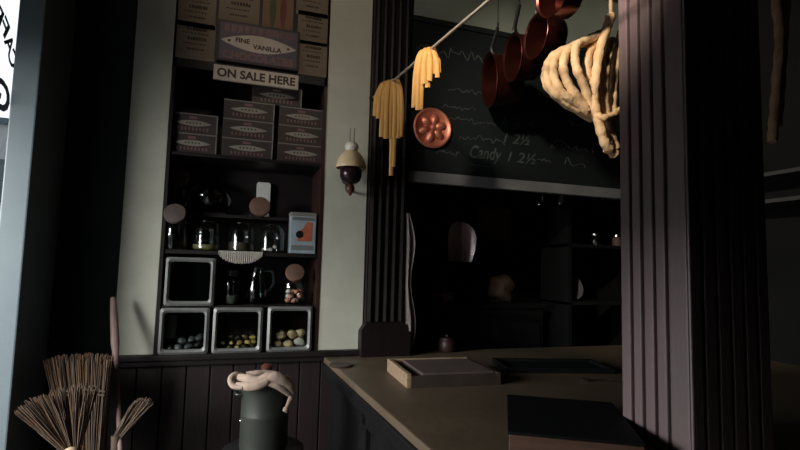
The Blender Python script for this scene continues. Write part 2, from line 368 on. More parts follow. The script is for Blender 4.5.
def bin_(px0, py0, px1, py1, label, depth=.28):
    p0 = aty(px0, py1, D-.02); p1 = aty(px1, py0, D-.02)
    W = p1.x-p0.x; H = p1.z-p0.z
    base = ZS1 if py1 < 308 else .955
    t = thing('glass_bin', label, 'bin', ((p0.x+p1.x)/2, D-.02, base), 0, 'glass fronted tin bins on the lower shelves')
    e = .023; h = W/2; HH = H
    b = NB(); box(b, -h, h, .03, depth, 0, .006); box(b, -h, -h+.006, .03, depth, .006, HH); box(b, h-.006, h, .03, depth, .006, HH); box(b, -h, h, depth-.006, depth, .006, HH)
    obj('body', b, 'tinbody', t)
    outer = []; inner = []
    def rr(hw, z0, z1, r):
        pts = []
        for cx, cz, a0 in ((hw-r, z0+r, -90), (hw-r, z1-r, 0), (-hw+r, z1-r, 90), (-hw+r, z0+r, 180)):
            for k in range(5): a = R(a0+k*22.5); pts.append((cx+r*math.cos(a), cz+r*math.sin(a)))
        return pts
    o_, i_ = rr(h, 0, HH, .014), rr(h-e, e, HH-e, .018)
    b = NB(); n = len(o_)
    A = [b.verts.new((x, .004, z)) for x, z in o_]; A2 = [b.verts.new((x, .03, z)) for x, z in o_]
    Bm = [b.verts.new((x*.985, -.006, z)) for x, z in [((a[0]+c[0])/2, (a[1]+c[1])/2) for a, c in zip(o_, i_)]]
    I = [b.verts.new((x, .006, z)) for x, z in i_]; I2 = [b.verts.new((x, .03, z)) for x, z in i_]
    for L1, L2 in ((A2, A), (A, Bm), (Bm, I), (I, I2), (I2, A2)):
        for k in range(n): b.faces.new((L1[k], L1[(k+1) % n], L2[(k+1) % n], L2[k]))
    obj('rim', b, 'tinframe', t, True)
    bx('glass_pane', 'binpane', t, -h+e*.7, h-e*.7, .014, .018, e*.7, HH-e*.7)
    return t, W, HH
A_, wA, hA = bin_(163, 258.5, 216, 306, 'dark empty looking glass bin, alone on the middle shelf')
B_, wB, hB = bin_(157, 309, 210, 356, 'glass bin of dark lumps below the other bin')
C_, wC, hC = bin_(211, 309.5, 263.5, 355.5, 'glass bin of golden brown sweets, middle of the bottom row')
D_, wD, hD = bin_(266, 308.5, 313, 354, 'glass bin of cream coloured sweets beside the white pilaster')

def lump(name, label, cat, loc, r, m, group, sq=(1, 1, .75)):
    b = NB(); bmesh.ops.create_icosphere(b, subdivisions=2, radius=r)
    k = random.random()*50
    for v in b.verts:
        d = 1 + .16*math.sin(v.co.x/r*3.1+k) * math.cos(v.co.y/r*2.7+k) + .10*math.sin(v.co.z/r*4+k*2)
        v.co = Vector((v.co.x*sq[0], v.co.y*sq[1], v.co.z*sq[2]))*d
    o = obj(name, b, m, None, True, loc); o.rotation_euler = (random.uniform(-.4, .4), random.uniform(-.4, .4), random.uniform(0, 6))
    return tag(o, label, cat, group)
def fill(t, W, H, label, mats, r, layers, nx, group, y0=.026, sq=(1, .9, .75), slope=0):
    for L in range(layers):
        for j in range(2):
            for i in range(nx):
                if L and random.random() < .28: continue
                xx = -W/2+.028+r+(W-.056-2*r)*(i+.5*(L % 2)*.6)/(nx-1 if nx > 1 else 1); xx = min(xx, W/2-.028-r*.9)
                zz = .008+r*.80+L*r*1.5 + random.uniform(-.1, .12)*r + max(0, slope*xx)
                yy = y0+r+j*r*2.2+random.uniform(0, .004)
                lump('sweet', label, 'sweet', t.location+Vector((xx, yy, zz)), r*random.uniform(.86, 1.1), random.choice(mats), group, sq)
fill(D_, wD, hD, 'cream coloured sweet in the bin beside the white pilaster', ['cream', 'cream', 'white'], .032, 2, 3, 'cream sweets in the right bin', slope=.18)
fill(C_, wC, hC, 'golden brown sweet in the middle bottom bin', ['toffee', 'olive', 'toffee', 'cratedark'], .0175, 3, 5, 'golden sweets in the middle bin', sq=(1.15, .8, .6))
fill(B_, wB, hB, 'dark lump in the bottom left bin', ['coal', 'coal', 'tinbody'], .0235, 2, 4, 'dark lumps in the left bin', slope=.2)
# tin scoop standing in the left bin
b = NB(); prof = [(.0, .03), (.03, .03), (.034, .05), (.034, .19)]
for k in range(9):
    a = R(180+k*22.5/1.0)
vv = [[b.verts.new((.028*math.cos(R(180+k*20)), .028*math.sin(R(180+k*20)), z)) for k in range(10)] for z in (0, .06, .12)]
for a, c in zip(vv, vv[1:]):
    for k in range(9): b.faces.new((a[k], a[k+1], c[k+1], c[k]))
bmesh.ops.solidify(b, geom=b.faces[:], thickness=.002)
o = obj('scoop', b, 'tinframe', None, True, B_.location+Vector((-.075, .075, .075))); o.rotation_euler = (R(-6), R(4), R(20))
tag(o, 'pale tin scoop standing inside the bottom left bin', 'scoop')

def jar(px, py_lid, py_base, zbase, yc, label, lid='lidwood', r=.066, lidr=.058, tilt=52, contents=None, cmat=None, g='glass', group='lidded sweet jars on the shelves', lidfwd=.055, hgt=None):
    p = aty(px, py_lid, yc-lidfwd)
    t = thing('candy_jar', label, 'jar', (p.x, yc, zbase), 0, group)
    hl = p.z-zbase                                       # height of the lid centre
    h = hgt or hl*.95
    b = NB()
    lathe(b, [(.001, .002), (r*.9, .002), (r, .014), (r, h*.62), (r*.9, h*.82), (r*.66, h*.98), (r*.60, h*1.02), (.001, h*1.03)], 20, cap=False)
    obj('body', b, g, t, True)
    mt = Matrix.Translation((0, -lidfwd, hl)) @ Matrix.Rotation(R(tilt), 4, 'X')
    b = NB(); lathe(b, [(lidr*.8, -.045), (lidr*.85, -.012)], 18, mt, False); obj('neck', b, g, t, True)
    b = NB(); lathe(b, [(.001, -.012), (lidr*.95, -.012), (lidr, -.006), (lidr, .010), (lidr*.93, .016), (lidr*.5, .020), (.001, .021)], 24, mt, False)
    l = obj('lid', b, lid, t, True)
    if contents:
        b = NB(); lathe(b, [(.001, .006), (r*.9, .006), (r*.92, .016), (r*.92, contents), (.001, contents+.006)], 18, None, False)
        obj('contents', b, cmat, t, True)
    return t
jar(178, 177, 203, ZR, D+.215, 'dark lidded jar highest on the left of the jar shelves', 'liddark', lidr=.058, tilt=72, lidfwd=.085)
jar(175, 214, 249, ZS2, D+.068, 'dark lidded jar below the highest jar at the left side', 'liddark', lidr=.056, tilt=72, lidfwd=.07)
jar(260, 207, 222, ZR, D+.20, 'jar with brown round lid in front of the white packet', 'lidwood', r=.06, lidr=.06, tilt=74, lidfwd=.075)
jc = jar(295, 273, 305, ZS1, D+.10, 'jar of salmon pink sweets with brown lid above the cream bin', 'lidwood', r=.068, lidr=.054, tilt=62, lidfwd=.06)
for i in range(14):
    a = i*2.4; rr_ = .020+.026*((i*.37) % 1)
    lump('sweet', 'salmon pink or white sweet inside the jar with brown lid', 'sweet', jc.location+Vector((rr_*math.cos(a), rr_*math.sin(a), .022+.026*(i//5))), .016, 'pink' if i % 3 else 'white', 'sweets in the pink jar')
def roundjar(px, py_base, zb, yc, r, h, label, g='glass', cm=None, ch=.05, mouth=True, name='glass_jar', rim=None):
    p = aty(px, py_base, yc); t = thing(name, label, 'jar', (p.x, yc, zb), 0, 'open glass jars on the shelves')
    b = NB(); lathe(b, [(.001, .002), (r*.86, .002), (r, .012), (r*1.0, h*.7), (r*.9, h*.86), (r*.62, h*.95), (r*.66, h)], 22, None, False); obj('body', b, g, t, True)
    if mouth:
        b = NB(); mt = Matrix.Translation((0, -r-.004, h*.52)) @ Matrix.Rotation(R(90), 4, 'X')
        lathe(b, [(r*.34, -.006), (r*.46, -.006), (r*.5, .004), (r*.42, .010), (r*.34, .006), (r*.34, -.006)], 20, mt, False); obj('embossed_ring', b, g, t, True)
    if cm:
        b = NB(); lathe(b, [(.001, .006), (r*.82, .006), (r*.93, .016), (r*.93, ch), (.001, ch+.004)], 18, None, False); obj('contents', b, cm, t, True)
    if rim:
        b = NB(); lathe(b, [(.001, h), (r*.68, h), (r*.70, h+.006), (r*.70, h+.022), (.001, h+.024)], 18, None, False); obj('lid', b, rim, t, True)
    return t
roundjar(206, 249, ZS2, D+.07, .074, .165, 'clear jar with a yellowish layer at its bottom, front row', cm='olive', ch=.032)
roundjar(241, 249, ZS2, D+.07, .074, .165, 'clear jar with reddish sweets, centre of the front row', cm='cratedark', ch=.05)
roundjar(271, 249, ZS2, D+.07, .072, .160, 'clear jar with white lumps next to the printed tin', ch=.04)
jj = aty(263, 246, D+.06)
for i in range(4): lump('sweet', 'white lump inside the clear jar next to the printed tin', 'sweet', Vector((jj.x+.004+.024*i-.01*(i//2), D+.045+.014*(i % 2), ZS2+.018+.016*(i//3))), .012, 'white', 'white lumps in the clear jar')
roundjar(230, 305, ZS1, D+.09, .048, .165, 'dark small jar with pale pink layer beside the empty bin', g='greenglass', cm='pinkpot', ch=.05, mouth=False, rim='iron')
# green jug with handle
p = aty(256, 305, D+.12)
t = thing('glass_jug', 'dark green glass jug with handle in the middle shelf', 'jug', (p.x, D+.12, ZS1))
b = NB(); lathe(b, [(.001, .002), (.05, .002), (.062, .02), (.064, .09), (.045, .15), (.036, .19), (.046, .215)], 22, None, False); obj('body', b, 'greenglass', t, True)
b = NB(); tube(b, spline([(.036, -.02, .19), (.08, -.03, .185), (.09, -.03, .12), (.062, -.01, .07)], 5), .008, 8); obj('handle', b, 'greenglass', t, True)
# big jar lying on its side on the riser
p = aty(213, 200, D+.2)
t = thing('tilted_jar', 'large greenish jar tipped on its side with mouth forward', 'jar', (p.x, D+.235, ZR))
mt = Matrix.Translation((-.005, .0, .105)) @ Matrix.Rotation(R(-38), 4, 'Z') @ Matrix.Rotation(R(74), 4, 'X')
b = NB(); lathe(b, [(.001, -.07), (.085, -.07), (.092, -.055), (.092, .04), (.075, .075), (.048, .092), (.050, .115)], 24, mt, False); obj('body', b, 'greenglass', t, True)
b = NB(); lathe(b, [(.044, .100), (.054, .100), (.056, .118), (.046, .122), (.044, .100)], 20, mt, False); obj('mouth_rim', b, 'glass', t, True)
b = NB(); box(b, -.09, .07, -.02, .05, 0, .018); obj('cradle', b, 'shelfwood', t)
# white packet
p = aty(263, 200, D+.325)
t = thing('paper_packet', 'small white paper packet behind the brown lidded jar', 'packet', (p.x, D+.315, ZR))
zt = aty(263, 184, D+.30).z-ZR
bx('packet', 'whitepaper', t, -.042, .042, -.018, .018, 0, zt, bev=.004); b = NB(); prism(b, [(-.042, zt-.002), (.042, zt-.002), (.036, zt+.012), (-.036, zt+.012)], -.004, .004); obj('folded_top', b, 'whitepaper', t)
# printed tin
p0 = aty(289.5, 251.5, D+.0); p1 = aty(317, 211.5, D+.0)
t = thing('printed_tin', 'blue grey tin with an orange picture, right end of the jar shelf', 'tin', ((p0.x+p1.x)/2, D+.06, ZS2))
W = p1.x-p0.x; H = p1.z-p0.z
bx('body', 'tinlabel', t, -W/2, W/2, -.055, .05, 0, H-.02, bev=.005); bx('lid', 'boxedge', t, -W/2-.002, W/2+.002, -.057, .052, H-.022, H, bev=.004)
b = NB(); lathe(b, [(.001, 0), (.019, 0), (.022, .002), (.001, .003)], 16, Matrix.Translation((-.02, -.055, H*.46)) @ Matrix.Rotation(R(90), 4, 'X'), False); obj('printed_disc', b, 'iron', t)
b = NB(); prism(b, [(-.032, H*.30), (.05, H*.30), (.052, H*.75), (.02, H*.78), (.0, H*.62), (-.03, H*.5)], -.0562, -.0552); obj('printed_picture', b, 'orange', t)
bx('printed_band', 'beam', t, -W/2+.01, W/2-.01, -.0562, -.0552, H*.80, H*.88); bx('printed_band', 'beam', t, -W/2+.01, W/2-.01, -.0562, -.0552, H*.08, H*.2)
# doily
p = aty(241, 252, D-.004)
b = NB(); n = 42; topv = []; botv = []
for i in range(n+1):
    u = i/n; xx = (u-.5)*.235; pl = .004*math.cos(u*n*math.pi)
    zz = -.066*math.sqrt(max(0, 1-(2*u-1)**2*.97)) + .004*math.cos(u*n*math.pi/1.5)
    topv.append(b.verts.new((xx, -.001+pl*.3, .002))); botv.append(b.verts.new((xx, -.006+pl, zz)))
for i in range(n): b.faces.new((topv[i], topv[i+1], botv[i+1], botv[i]))
bmesh.ops.solidify(b, geom=b.faces[:], thickness=.0012)
o = obj('lace_doily', b, 'doily', None, False, (p.x, D, ZS2)); tag(o, 'white pleated half round doily hanging from the jar shelf', 'doily')

# -------- stacked chocolate boxes
def lens(w, h, n=14):
    pts = [(-w/2+w*i/n, h/2*math.sin(math.pi*i/n)**.85) for i in range(n+1)]
    return pts + [(x, -z) for x, z in pts[-2:0:-1]]
def chocbox(px0, px1, pyt, pyb, zb, zt, label, yf=D+.03, zoff=0):
    a = aty(px0, pyb, yf); c = aty(px1, pyt, yf); W = c.x-a.x; H = zt-zb
    t = thing('chocolate_box', label, 'box', ((a.x+c.x)/2, yf, zb), 0, 'dark chocolate boxes on the upper shelf')
    bx('carton', 'boxdark', t, -W/2, W/2, 0, .16, 0, H-.001, bev=.003)
    e = .008
    for k in ((-W/2, W/2, H-e, H-.002), (W/2-e*.8, W/2, .002, H-e)):
        b = NB(); box(b, k[0], k[1], -.002, .0, k[2], k[3]); obj('edge_strip', b, 'boxedge', t)
    b = NB(); prism(b, [(x, z+H*.50) for x, z in lens(W*.74, H*.30)], -.0025, -.0005); ov = obj('oval_print', b, 'boxwhite', t)
    for i in range(9): bx('lettering', 'signletter', t, -W*.33+i*W*.075, -W*.33+i*W*.075+W*.035, -.0018, -.0004, H*.14, H*.30)
    bx('lettering', 'signletter', t, -W*.10, W*.06, -.0018, -.0004, H*.72, H*.84)
    for i in range(5): bx('oval_lettering', 'ink', ov, -W*.16+i*W*.07, -W*.16+i*W*.07+W*.03, -.0032, -.0024, H*.47, H*.545)
    return t
def zpx(px, py): return aty(px, py, D+.03).z
h3 = (zpx(248, 101)-ZS3)/3
nm = ['bottom', 'middle', 'top']
hL = (zpx(193, 109)-ZS3)/2-.012
base_l = ZS3
for i, q in enumerate(['lower of the two boxes', 'upper of the two boxes']): chocbox(168, 218.5, 112, 140, ZS3+.0+i*hL, ZS3+(i+1)*hL, 'dark chocolate box with pale oval, %s in the left stack' % q)
for i in range(3): chocbox(222, 274.5, 112, 140, ZS3+i*h3, ZS3+(i+1)*h3, 'dark chocolate box with pale oval, %s one in the middle stack' % nm[i])
hR = (zpx(302, 108)-ZS3)/3
for i in range(3): chocbox(278, 325.5, 112, 140, ZS3+i*hR, ZS3+(i+1)*hR, 'dark chocolate box with pale oval, %s one in the right stack' % nm[i])
zt9 = ZS3+3*h3
t9 = chocbox(252, 302.5, 84, 98, zt9, zt9+.115, 'dark chocolate box partly hidden under the on sale sign', yf=D+.05)

# -------- paper posters on the panel over the shelves
def poster(px0, py0, px1, py1, label, m='paper', chilli=False, seed=0):
    y = D-.006; a = aty(px0, py1, y); c = aty(px1, py0, y); W = c.x-a.x; H = c.z-a.z
    t = thing('paper_poster', label, 'poster', ((a.x+c.x)/2, y, a.z), 0, 'paper sheets pinned over the shelves')
    bx('sheet', m, t, -W/2, W/2, -.0015, .0015, .002, H-.002)
    rnd = random.Random(seed)
    if chilli:
        for s, mm in ((-1, 'green'), (1, 'red')):
            b = NB(); prism(b, [(s*W*.17+x*1.0, H*.48+z) for z, x in [(q[0], q[1]) for q in lens(H*.72, W*.22)]], -.0022, -.0016); obj('printed_pod', b, mm, t)
        return t
    for k, (u, v, ww, hh) in enumerate(((.05, .82, .55, .09), (.32, .80, .3, .05), (-.02, .70, .7, .03), (.1, .56, .5, .09), (-.05, .42, .6, .03), (.0, .28, .45, .05))):
        n = 7; y0 = H*v
        for i in range(n):
            x0 = W*(u*.4-ww/2+ww*i/n)
            bx('print_mark', 'ink', t, x0, x0+W*ww/n*rnd.uniform(.55, .9), -.0022, -.0016, y0-H*hh/2, y0+H*hh/2*rnd.uniform(.4, 1))
    return t
poster(177, -6, 217, 25, 'cream printed sheet, upper of two at the left side', seed=1); poster(175, 25.5, 216, 57, 'cream printed sheet, lower of two at the left side', seed=2)
poster(218, -10, 260.5, 23.5, 'cream printed sheet above the left half of the chocolate sign', seed=3)
poster(261.5, -12, 294.5, 34, 'orange brown sheet with green and red pods', 'paper_orange', True)
poster(296, -15, 329, 14, 'cream printed sheet, topmost on the right side', seed=5); poster(297, 14.8, 328.3, 43, 'cream printed sheet, middle of three at the right side', seed=6); poster(297.5, 43.8, 327.6, 74, 'cream printed sheet, lowest of three at the right side', seed=7)

# -------- chocolate sign and on sale sign
y = D-.032
a = aty(216, 60, y); c = aty(300, 33, y); zt = aty(216, 18, y).z; W = c.x-a.x; zb = a.z+.004; H = zt-zb
t = thing('chocolate_sign', 'purple chocolate sign with pale lens shaped panel', 'sign', ((a.x+c.x)/2, y, zb))
bx('board', 'signframe', t, -W/2, W/2, 0, .02, 0, H, bev=.003); bx('panel', 'signblue', t, -W/2+.014, W/2-.014, -.003, .0, .012, H-.014)
b = NB(); prism(b, [(x, z+H*.50) for x, z in lens(W*.92, H*.42)], -.006, -.003); le = obj('lens_panel', b, 'signwhite', t)
text('lettering', 'CHOCOLATES', W*.86, H*.20, onwall(0, H*.165, -.0037), 'signletter', t, bold=.04)
text('lettering', 'BROS', W*.34, H*.17, onwall(W*.25, H*.83, -.0037), 'signletter', t, bold=.04)
for i in range(6): bx('worn_lettering', 'signletter', t, -W*.42+i*W*.08, -W*.42+i*W*.08+W*.055, -.0036, -.003, H*.74, H*.91)
text('lens_lettering', 'FINE', W*.17, H*.12, onwall(-W*.20, H*.54, -.0067), 'signdark', le, bold=.04); text('lens_lettering', 'VANILLA', W*.36, H*.12, onwall(W*.10, H*.43, -.0067), 'signdark', le, bold=.04)
for s in (-1, 1):
    b = NB(); lathe(b, [(.001, 0), (.008, 0), (.001, .001)], 8, Matrix.Translation((s*W*.36, -.0062, H*.5)) @ Matrix.Rotation(R(90), 4, 'X'), False); obj('star_mark', b, 'signdark', le)
a = aty(213, 78.5, y-.01); c = aty(299, 72, y-.01); zt = aty(213, 63.5, y-.01).z; W = c.x-a.x; H = zt-a.z
t = thing('sale_sign', 'cream strip sign reading ON SALE HERE', 'sign', ((a.x+c.x)/2, y-.01, a.z))
bx('board', 'signwhite', t, -W/2, W/2, 0, .018, 0, H, bev=.003); text('lettering', 'ON SALE HERE', W*.92, H*.60, onwall(0, H*.5, -.0008), 'signdark', t, bold=.035)

# ================================================================== WALL LAMP
p = aty(351, 168, D-.115); pt = aty(351, 128, D-.115); pb = aty(350, 196, D-.115)
t = thing('oil_lamp', 'cream shaded oil lamp on the white pilaster', 'lamp', (p.x, D-.115, pb.z))
z0 = p.z-pb.z; zt = pt.z-pb.z; k = zt/.41
b = NB(); lathe(b, [(.001, 0), (.008, .006), (.012, .018), (.022, .03), (.026, .045), (.02, .06), (.012, .068), (.001, .07)], 18, None, False); obj('finial', b, 'lampbrown', t, True)
b = NB(); lathe(b, [(.001, .066), (.028, .07), (.05, .085), (.062, .11), (.064, z0-.015), (.055, z0), (.03, z0+.012), (.001, z0+.012)], 22, None, False); obj('font', b, 'lampmetal', t, True)
b = NB(); lathe(b, [(.086, z0-.003), (.088, z0+.004), (.084, z0+.02), (.072, z0+.055), (.055, z0+.08), (.034, z0+.098), (.030, z0+.1), (.03, z0+.094), (.05, z0+.076), (.068, z0+.05), (.082, z0+.004), (.086, z0-.003)], 26, None, False); obj('shade', b, 'lampcream', t, True)
b = NB(); lathe(b, [(.026, z0+.098), (.036, z0+.108), (.040, z0+.125), (.034, z0+.142), (.022, z0+.15), (.001, z0+.152)], 20, None, False); obj('globe', b, 'lampwhite', t, True)
for xx in (-.012, .012):
    b = NB(); tube(b, [(xx, 0, z0+.14), (xx, 0, zt)], .004, 8); obj('prong', b, 'pole', t, True)
b = NB(); tube(b, spline([(0, .0, .05), (0, .06, .03), (0, .115, .06), (0, .112, .11)], 5), .007, 8); obj('wall_arm', b, 'lampmetal', t, True)
b = NB(); lathe(b, [(.001, 0), (.03, 0), (.03, .006), (.001, .01)], 18, Matrix.Translation((0, .113, .11)) @ Matrix.Rotation(R(90), 4, 'X'), False); obj('wall_plate', b, 'lampmetal', t, True)

# ================================================================== PASTA ON THE POLE
A0 = aty(373, 98, D-.05); dr = Vector((math.sin(R(5.6)), -math.cos(R(5.6)), 0))
def on_pole(px):                                        # point of the pole seen at this pixel column
    lo, hi = 0, 2.6
    for _ in range(50):
        m_ = (lo+hi)/2; q = A0+dr*m_-CAM; x_ = 400+F*q.dot(rt)/q.dot(fw)
        if x_ < px: lo = m_
        else: hi = m_
    return A0+dr*lo
t = thing('drying_pole', 'thin pale pole running out from the wall with pasta', 'pole', A0)
b = NB(); tube(b, [(0, 0, 0), dr*1.75], .0065, 10); obj('rod', b, 'pole', t, True)
b = NB(); lathe(b, [(.001, -.01), (.022, -.01), (.022, .006), (.001, .01)], 14, Matrix.Rotation(R(90), 4, 'X'), False); obj('wall_socket', b, 'iron', t, True)
b = NB(); tube(b, [dr*1.7, dr*1.7+Vector((0, 0, ZC-A0.z))], .004, 6); obj('ceiling_wire', b, 'iron', t)
facing = (rt*.94 + Vector((0, 0, 0)))
def pasta(label, strips, cx):
    base = on_pole(cx); t = thing('pasta_bundle', label, 'pasta', base, 0, 'pasta bundles on the pole')
    for (x, yb, yb2, wpx, off) in strips:
        q = on_pole(cx+(x-cx)*.15); kk = (q-CAM).dot(fw)/F; lat = rt*((x-cx)*.85*kk); lat.z = 0
        q = q+Vector((0, 0, 0))
        toward = -Vector((fw.x, fw.y, 0)).normalized()
        zb = q.z-((yb-( 225-F*(q-CAM).dot(up)/(q-CAM).dot(fw)))*kk)
        front = q+lat+toward*(.013+off)
        pts = [q-toward*.014+lat*.6+Vector((0, 0, -.10)), q-toward*(.011+off*.5)+lat*.45+Vector((0, 0, -.01)), q+lat*.38+Vector((0, 0, .0095+off*.4)), q+toward*(.010+off)+lat*.55+Vector((0, 0, -.006)), front-lat*.18+Vector((0, 0, -.045)), Vector((front.x, front.y, (front.z+zb)/2)), Vector((front.x+random.uniform(-.004, .004), front.y, zb))]
        b = NB(); tube(b, [v-base for v in spline(pts, 5)], wpx*kk/2, 8, .32, Vector((rt.x, rt.y, 0)).normalized()); obj('noodle', b, 'pasta', t, True)
pasta('hank of flat yellow pasta nearest the wall lamp', [(376.5, 118, 0, 4.5, 0), (380, 121, 0, 4.5, .012), (383.5, 139, 0, 5, .004), (387.5, 141, 0, 5, .014), (391.5, 140, 0, 5, .002), (393.5, 177, 0, 4.5, -.004), (396, 168, 0, 4, -.008), (396, 139, 0, 5, .012), (400, 140, 0, 5, .004), (402.5, 138, 0, 4, 0)], 391)
pasta('hank of flat yellow pasta above the round copper mould', [(415.5, 110, 0, 4.5, .0), (418.5, 113, 0, 5, .008), (422, 112, 0, 5, 0), (424, 87, 0, 5.5, .016), (427.5, 90, 0, 5, .008), (430.5, 84, 0, 5, .016), (434, 76, 0, 4.5, .004), (437, 80, 0, 4.5, .012), (438.5, 74, 0, 4, .002)], 428)

# ================================================================== COPPER
p = aty(432.5, 128, D-.03); kk = (p-CAM).dot(fw)/F; r = 20.5*kk
t = thing('copper_mould', 'round bright copper mould hanging on the chalkboard', 'mould', p)
mt = Matrix.Rotation(R(90), 4, 'X')
b = NB(); lathe(b, [(.001, -.01), (r*.9, -.01), (r, -.004), (r, .004), (r*.93, .010), (r*.84, .006), (r*.78, .000), (.001, .0)], 36, mt, False); obj('dish', b, 'copperbright', t, True)
for i in range(6):
    a = i*math.pi/3+.3; m2 = mt @ Matrix.Rotation(a, 4, 'Z') @ Matrix.Translation((r*.42, 0, .002)) @ Matrix.Scale(1.5, 4, (1, 0, 0))
    b = NB(); lathe(b, [(r*.22, 0), (r*.2, .008), (r*.12, .016), (.001, .019)], 14, m2, False); obj('raised_petal', b, 'copperbright', t, True)
b = NB(); lathe(b, [(r*.17, 0), (r*.15, .016), (.001, .022)], 14, mt, False); obj('raised_centre', b, 'copperbright', t, True)
b = NB(); tube(b, [(0.012*math.cos(q*.5), .006, r+.008+.012*math.sin(q*.5)) for q in range(13)], .002, 6); obj('hanging_ring', b, 'iron', t)
b = NB(); tube(b, [(0, .006, r+.018), (0, .028, r+.018)], .003, 6); obj('hook', b, 'iron', t)

def pan(px, py, wpx, yc, htop, label, turn, tilt=0):
    p = aty(px, py, yc); kk = (p-CAM).dot(fw)/F; r = wpx*kk/2; d = r*1.1
    t = thing('copper_saucepan', label, 'saucepan', p, R(turn), 'copper pans hanging from the ceiling')
    mt = Matrix.Rotation(R(90+tilt), 4, 'X')       # axis along local -y : the open mouth looks along -y
    b = NB(); lathe(b, [(.001, -d*.5), (r*.86, -d*.5), (r*.93, -d*.42), (r*.98, d*.45), (r*1.04, d*.5), (r*1.02, d*.52), (r*.93, d*.46), (r*.87, -d*.4), (.001, -d*.44)], 30, mt, False); obj('bowl', b, 'copper', t, True)
    z1 = ZC-p.z; zh = min(htop, z1-.06)
    b = NB(); tube(b, spline([(0, -d*.25, r*.95), (0, -d*.4, r*1.25), (0, -d*.2, zh)], 6), [.015]*7+[.011]*6, 8, .5); obj('handle', b, 'iron', t, True)
    b = NB(); tube(b, [(.014*math.cos(q*.5), -d*.2, zh+.014+.014*math.sin(q*.5)) for q in range(14)], .0035, 6); obj('handle_ring', b, 'iron', t)
    b = NB(); tube(b, [(0, -d*.2, zh+.022), (0, -d*.2, z1)], .003, 6); obj('ceiling_hook', b, 'iron', t)
    for s in (-1, 1):
        b = NB(); bmesh.ops.create_icosphere(b, subdivisions=1, radius=.006, matrix=Matrix.Translation((s*.008, -d*.3, r*1.0))); obj('rivet', b, 'iron', t, True)
pan(503, 80, 52, 2.62, .33, 'copper saucepan hanging lowest, over the chalk writing', -102, 6)
pan(524, 58, 46, 2.32, .30, 'copper saucepan second from the lowest one', -98, 4)
pan(546, 38, 44, 2.02, .24, 'dark copper saucepan right above the rope bundle', -92, 0)
pan(561, -4, 44, 1.72, .2, 'copper saucepan cut off by the top of the picture', -84, 4)

# ================================================================== ROPE
ry = 1.80
base = aty(600, 30, ry)
t = thing('dough_rope', 'bundle of thick cream rope looped beside the pillar', 'rope', base)
def strand(pts, r=.0195, name='strand'):
    P = [aty(x, y, ry-dz)-base for x, y, dz in pts]; S_ = spline(P, 7); n = len(S_)
    b = NB(); tube(b, S_, [r*(1+.10*math.sin(i*1.7)+.05*math.sin(i*.9)) for i in range(n)], 10); obj(name, b, 'rope', t, True)
strand([(611, 16, .0), (606, 30, .03), (600, 50, .05), (596, 76, .06), (594, 100, .06), (599, 122, .06), (605, 143, .05), (614, 154, .03)], .021)
strand([(601, 34, .02), (587, 40, .03), (576, 47, .04), (576, 66, .055), (584, 86, .06), (592, 108, .05)], .019)
strand([(588, 42, 0), (570, 48, .02), (563, 66, .04), (570, 87, .05), (588, 110, .04)], .019)
strand([(580, 44, -.02), (559, 54, .0), (553, 70, .03), (561, 91, .04), (586, 112, .03)], .019)
strand([(575, 46, -.04), (556, 54, -.02), (547, 68, .01), (551, 88, .02), (570, 105, .02), (592, 116, .02)], .019)
strand([(570, 52, -.06), (549, 66, -.03), (546, 82, -.01), (560, 99, .0), (592, 119, .0)], .019)
strand([(596, 40, .0), (588, 58, .03), (588, 80, .03), (594, 104, .02), (600, 125, .02)], .018)
strand([(612, 40, .0), (606, 65, .03), (604, 90, .03), (606, 112, .03), (610, 130, .03), (616, 148, .02)], .019)
strand([(622, 30, -.02), (616, 60, .0), (613, 90, .0), (612, 115, .02), (608, 138, .03), (608, 152, .04)], .019)
strand([(594, 112, .045), (602, 118, .08), (612, 116, .06), (620, 110, .03)], .016, 'tie')
b = NB(); q = aty(611, 14, ry)-base; tube(b, [q, Vector((q.x, q.y, ZC-base.z))], .009, 8); obj('hanging_cord', b, 'ropedim', t, True)
ry2 = 1.62
base2 = aty(777, 60, ry2)
t = thing('tan_rope', 'dim tan rope hanging to the right of the big pillar', 'rope', base2)
for pts in ([(770, -40, 0), (776, 0, 0), (780, 40, .01), (777, 80, 0), (774, 120, 0), (772, 142, 0)], [(792, -40, -.02), (786, 0, 0), (783, 40, -.02), (780, 85, -.03), (777, 125, -.02)]):
    S_ = spline([aty(x, y_, ry2-dz)-base2 for x, y_, dz in pts], 7); b = NB(); tube(b, S_, [.022*(1+.1*math.sin(i*1.6)) for i in range(len(S_))], 10); obj('strand', b, 'ropedim', t, True)
q = aty(772, -40, ry2)-base2; b = NB(); tube(b, [q, Vector((q.x, q.y, ZC-base2.z))], .01, 8); obj('hanging_cord', b, 'ropedim', t, True)

# ================================================================== COUNTER
ct = thing('counter', 'broad counter with worn brown top and dark panelled side', 'counter', (.545, 2.0, 0))
bx('worktop', 'top', ct, 0, XR-.545, -1.5, D+.09-2.0, TOP-.035, TOP, bev=.006)
bx('edge_moulding', 'counter', ct, -.012, .03, -1.5, D-.04-2.0, TOP-.085, TOP-.03, bev=.008)
bx('carcass', 'counter', ct, .045, XR-.545, -1.48, D+.02-2.0, 0, TOP-.035)
for i in range(3):
    ya = -1.46+i*.78
    bx('side_panel', 'counter', ct, .034, .05, ya+.06, ya+.72, .16, TOP-.15, bev=.006)
    bx('stile', 'counter', ct, .022, .05, ya, ya+.06, .1, TOP-.08, bev=.004)
bx('rail', 'counter', ct, .022, .05, -1.46, .86, TOP-.16, TOP-.10, bev=.006); bx('plinth', 'counter', ct, .02, .05, -1.48, .86, 0, .12, bev=.004)
b = NB(); q = atz(366, 446, TOP-.12)
cq = aty(368, 444, 1.66)
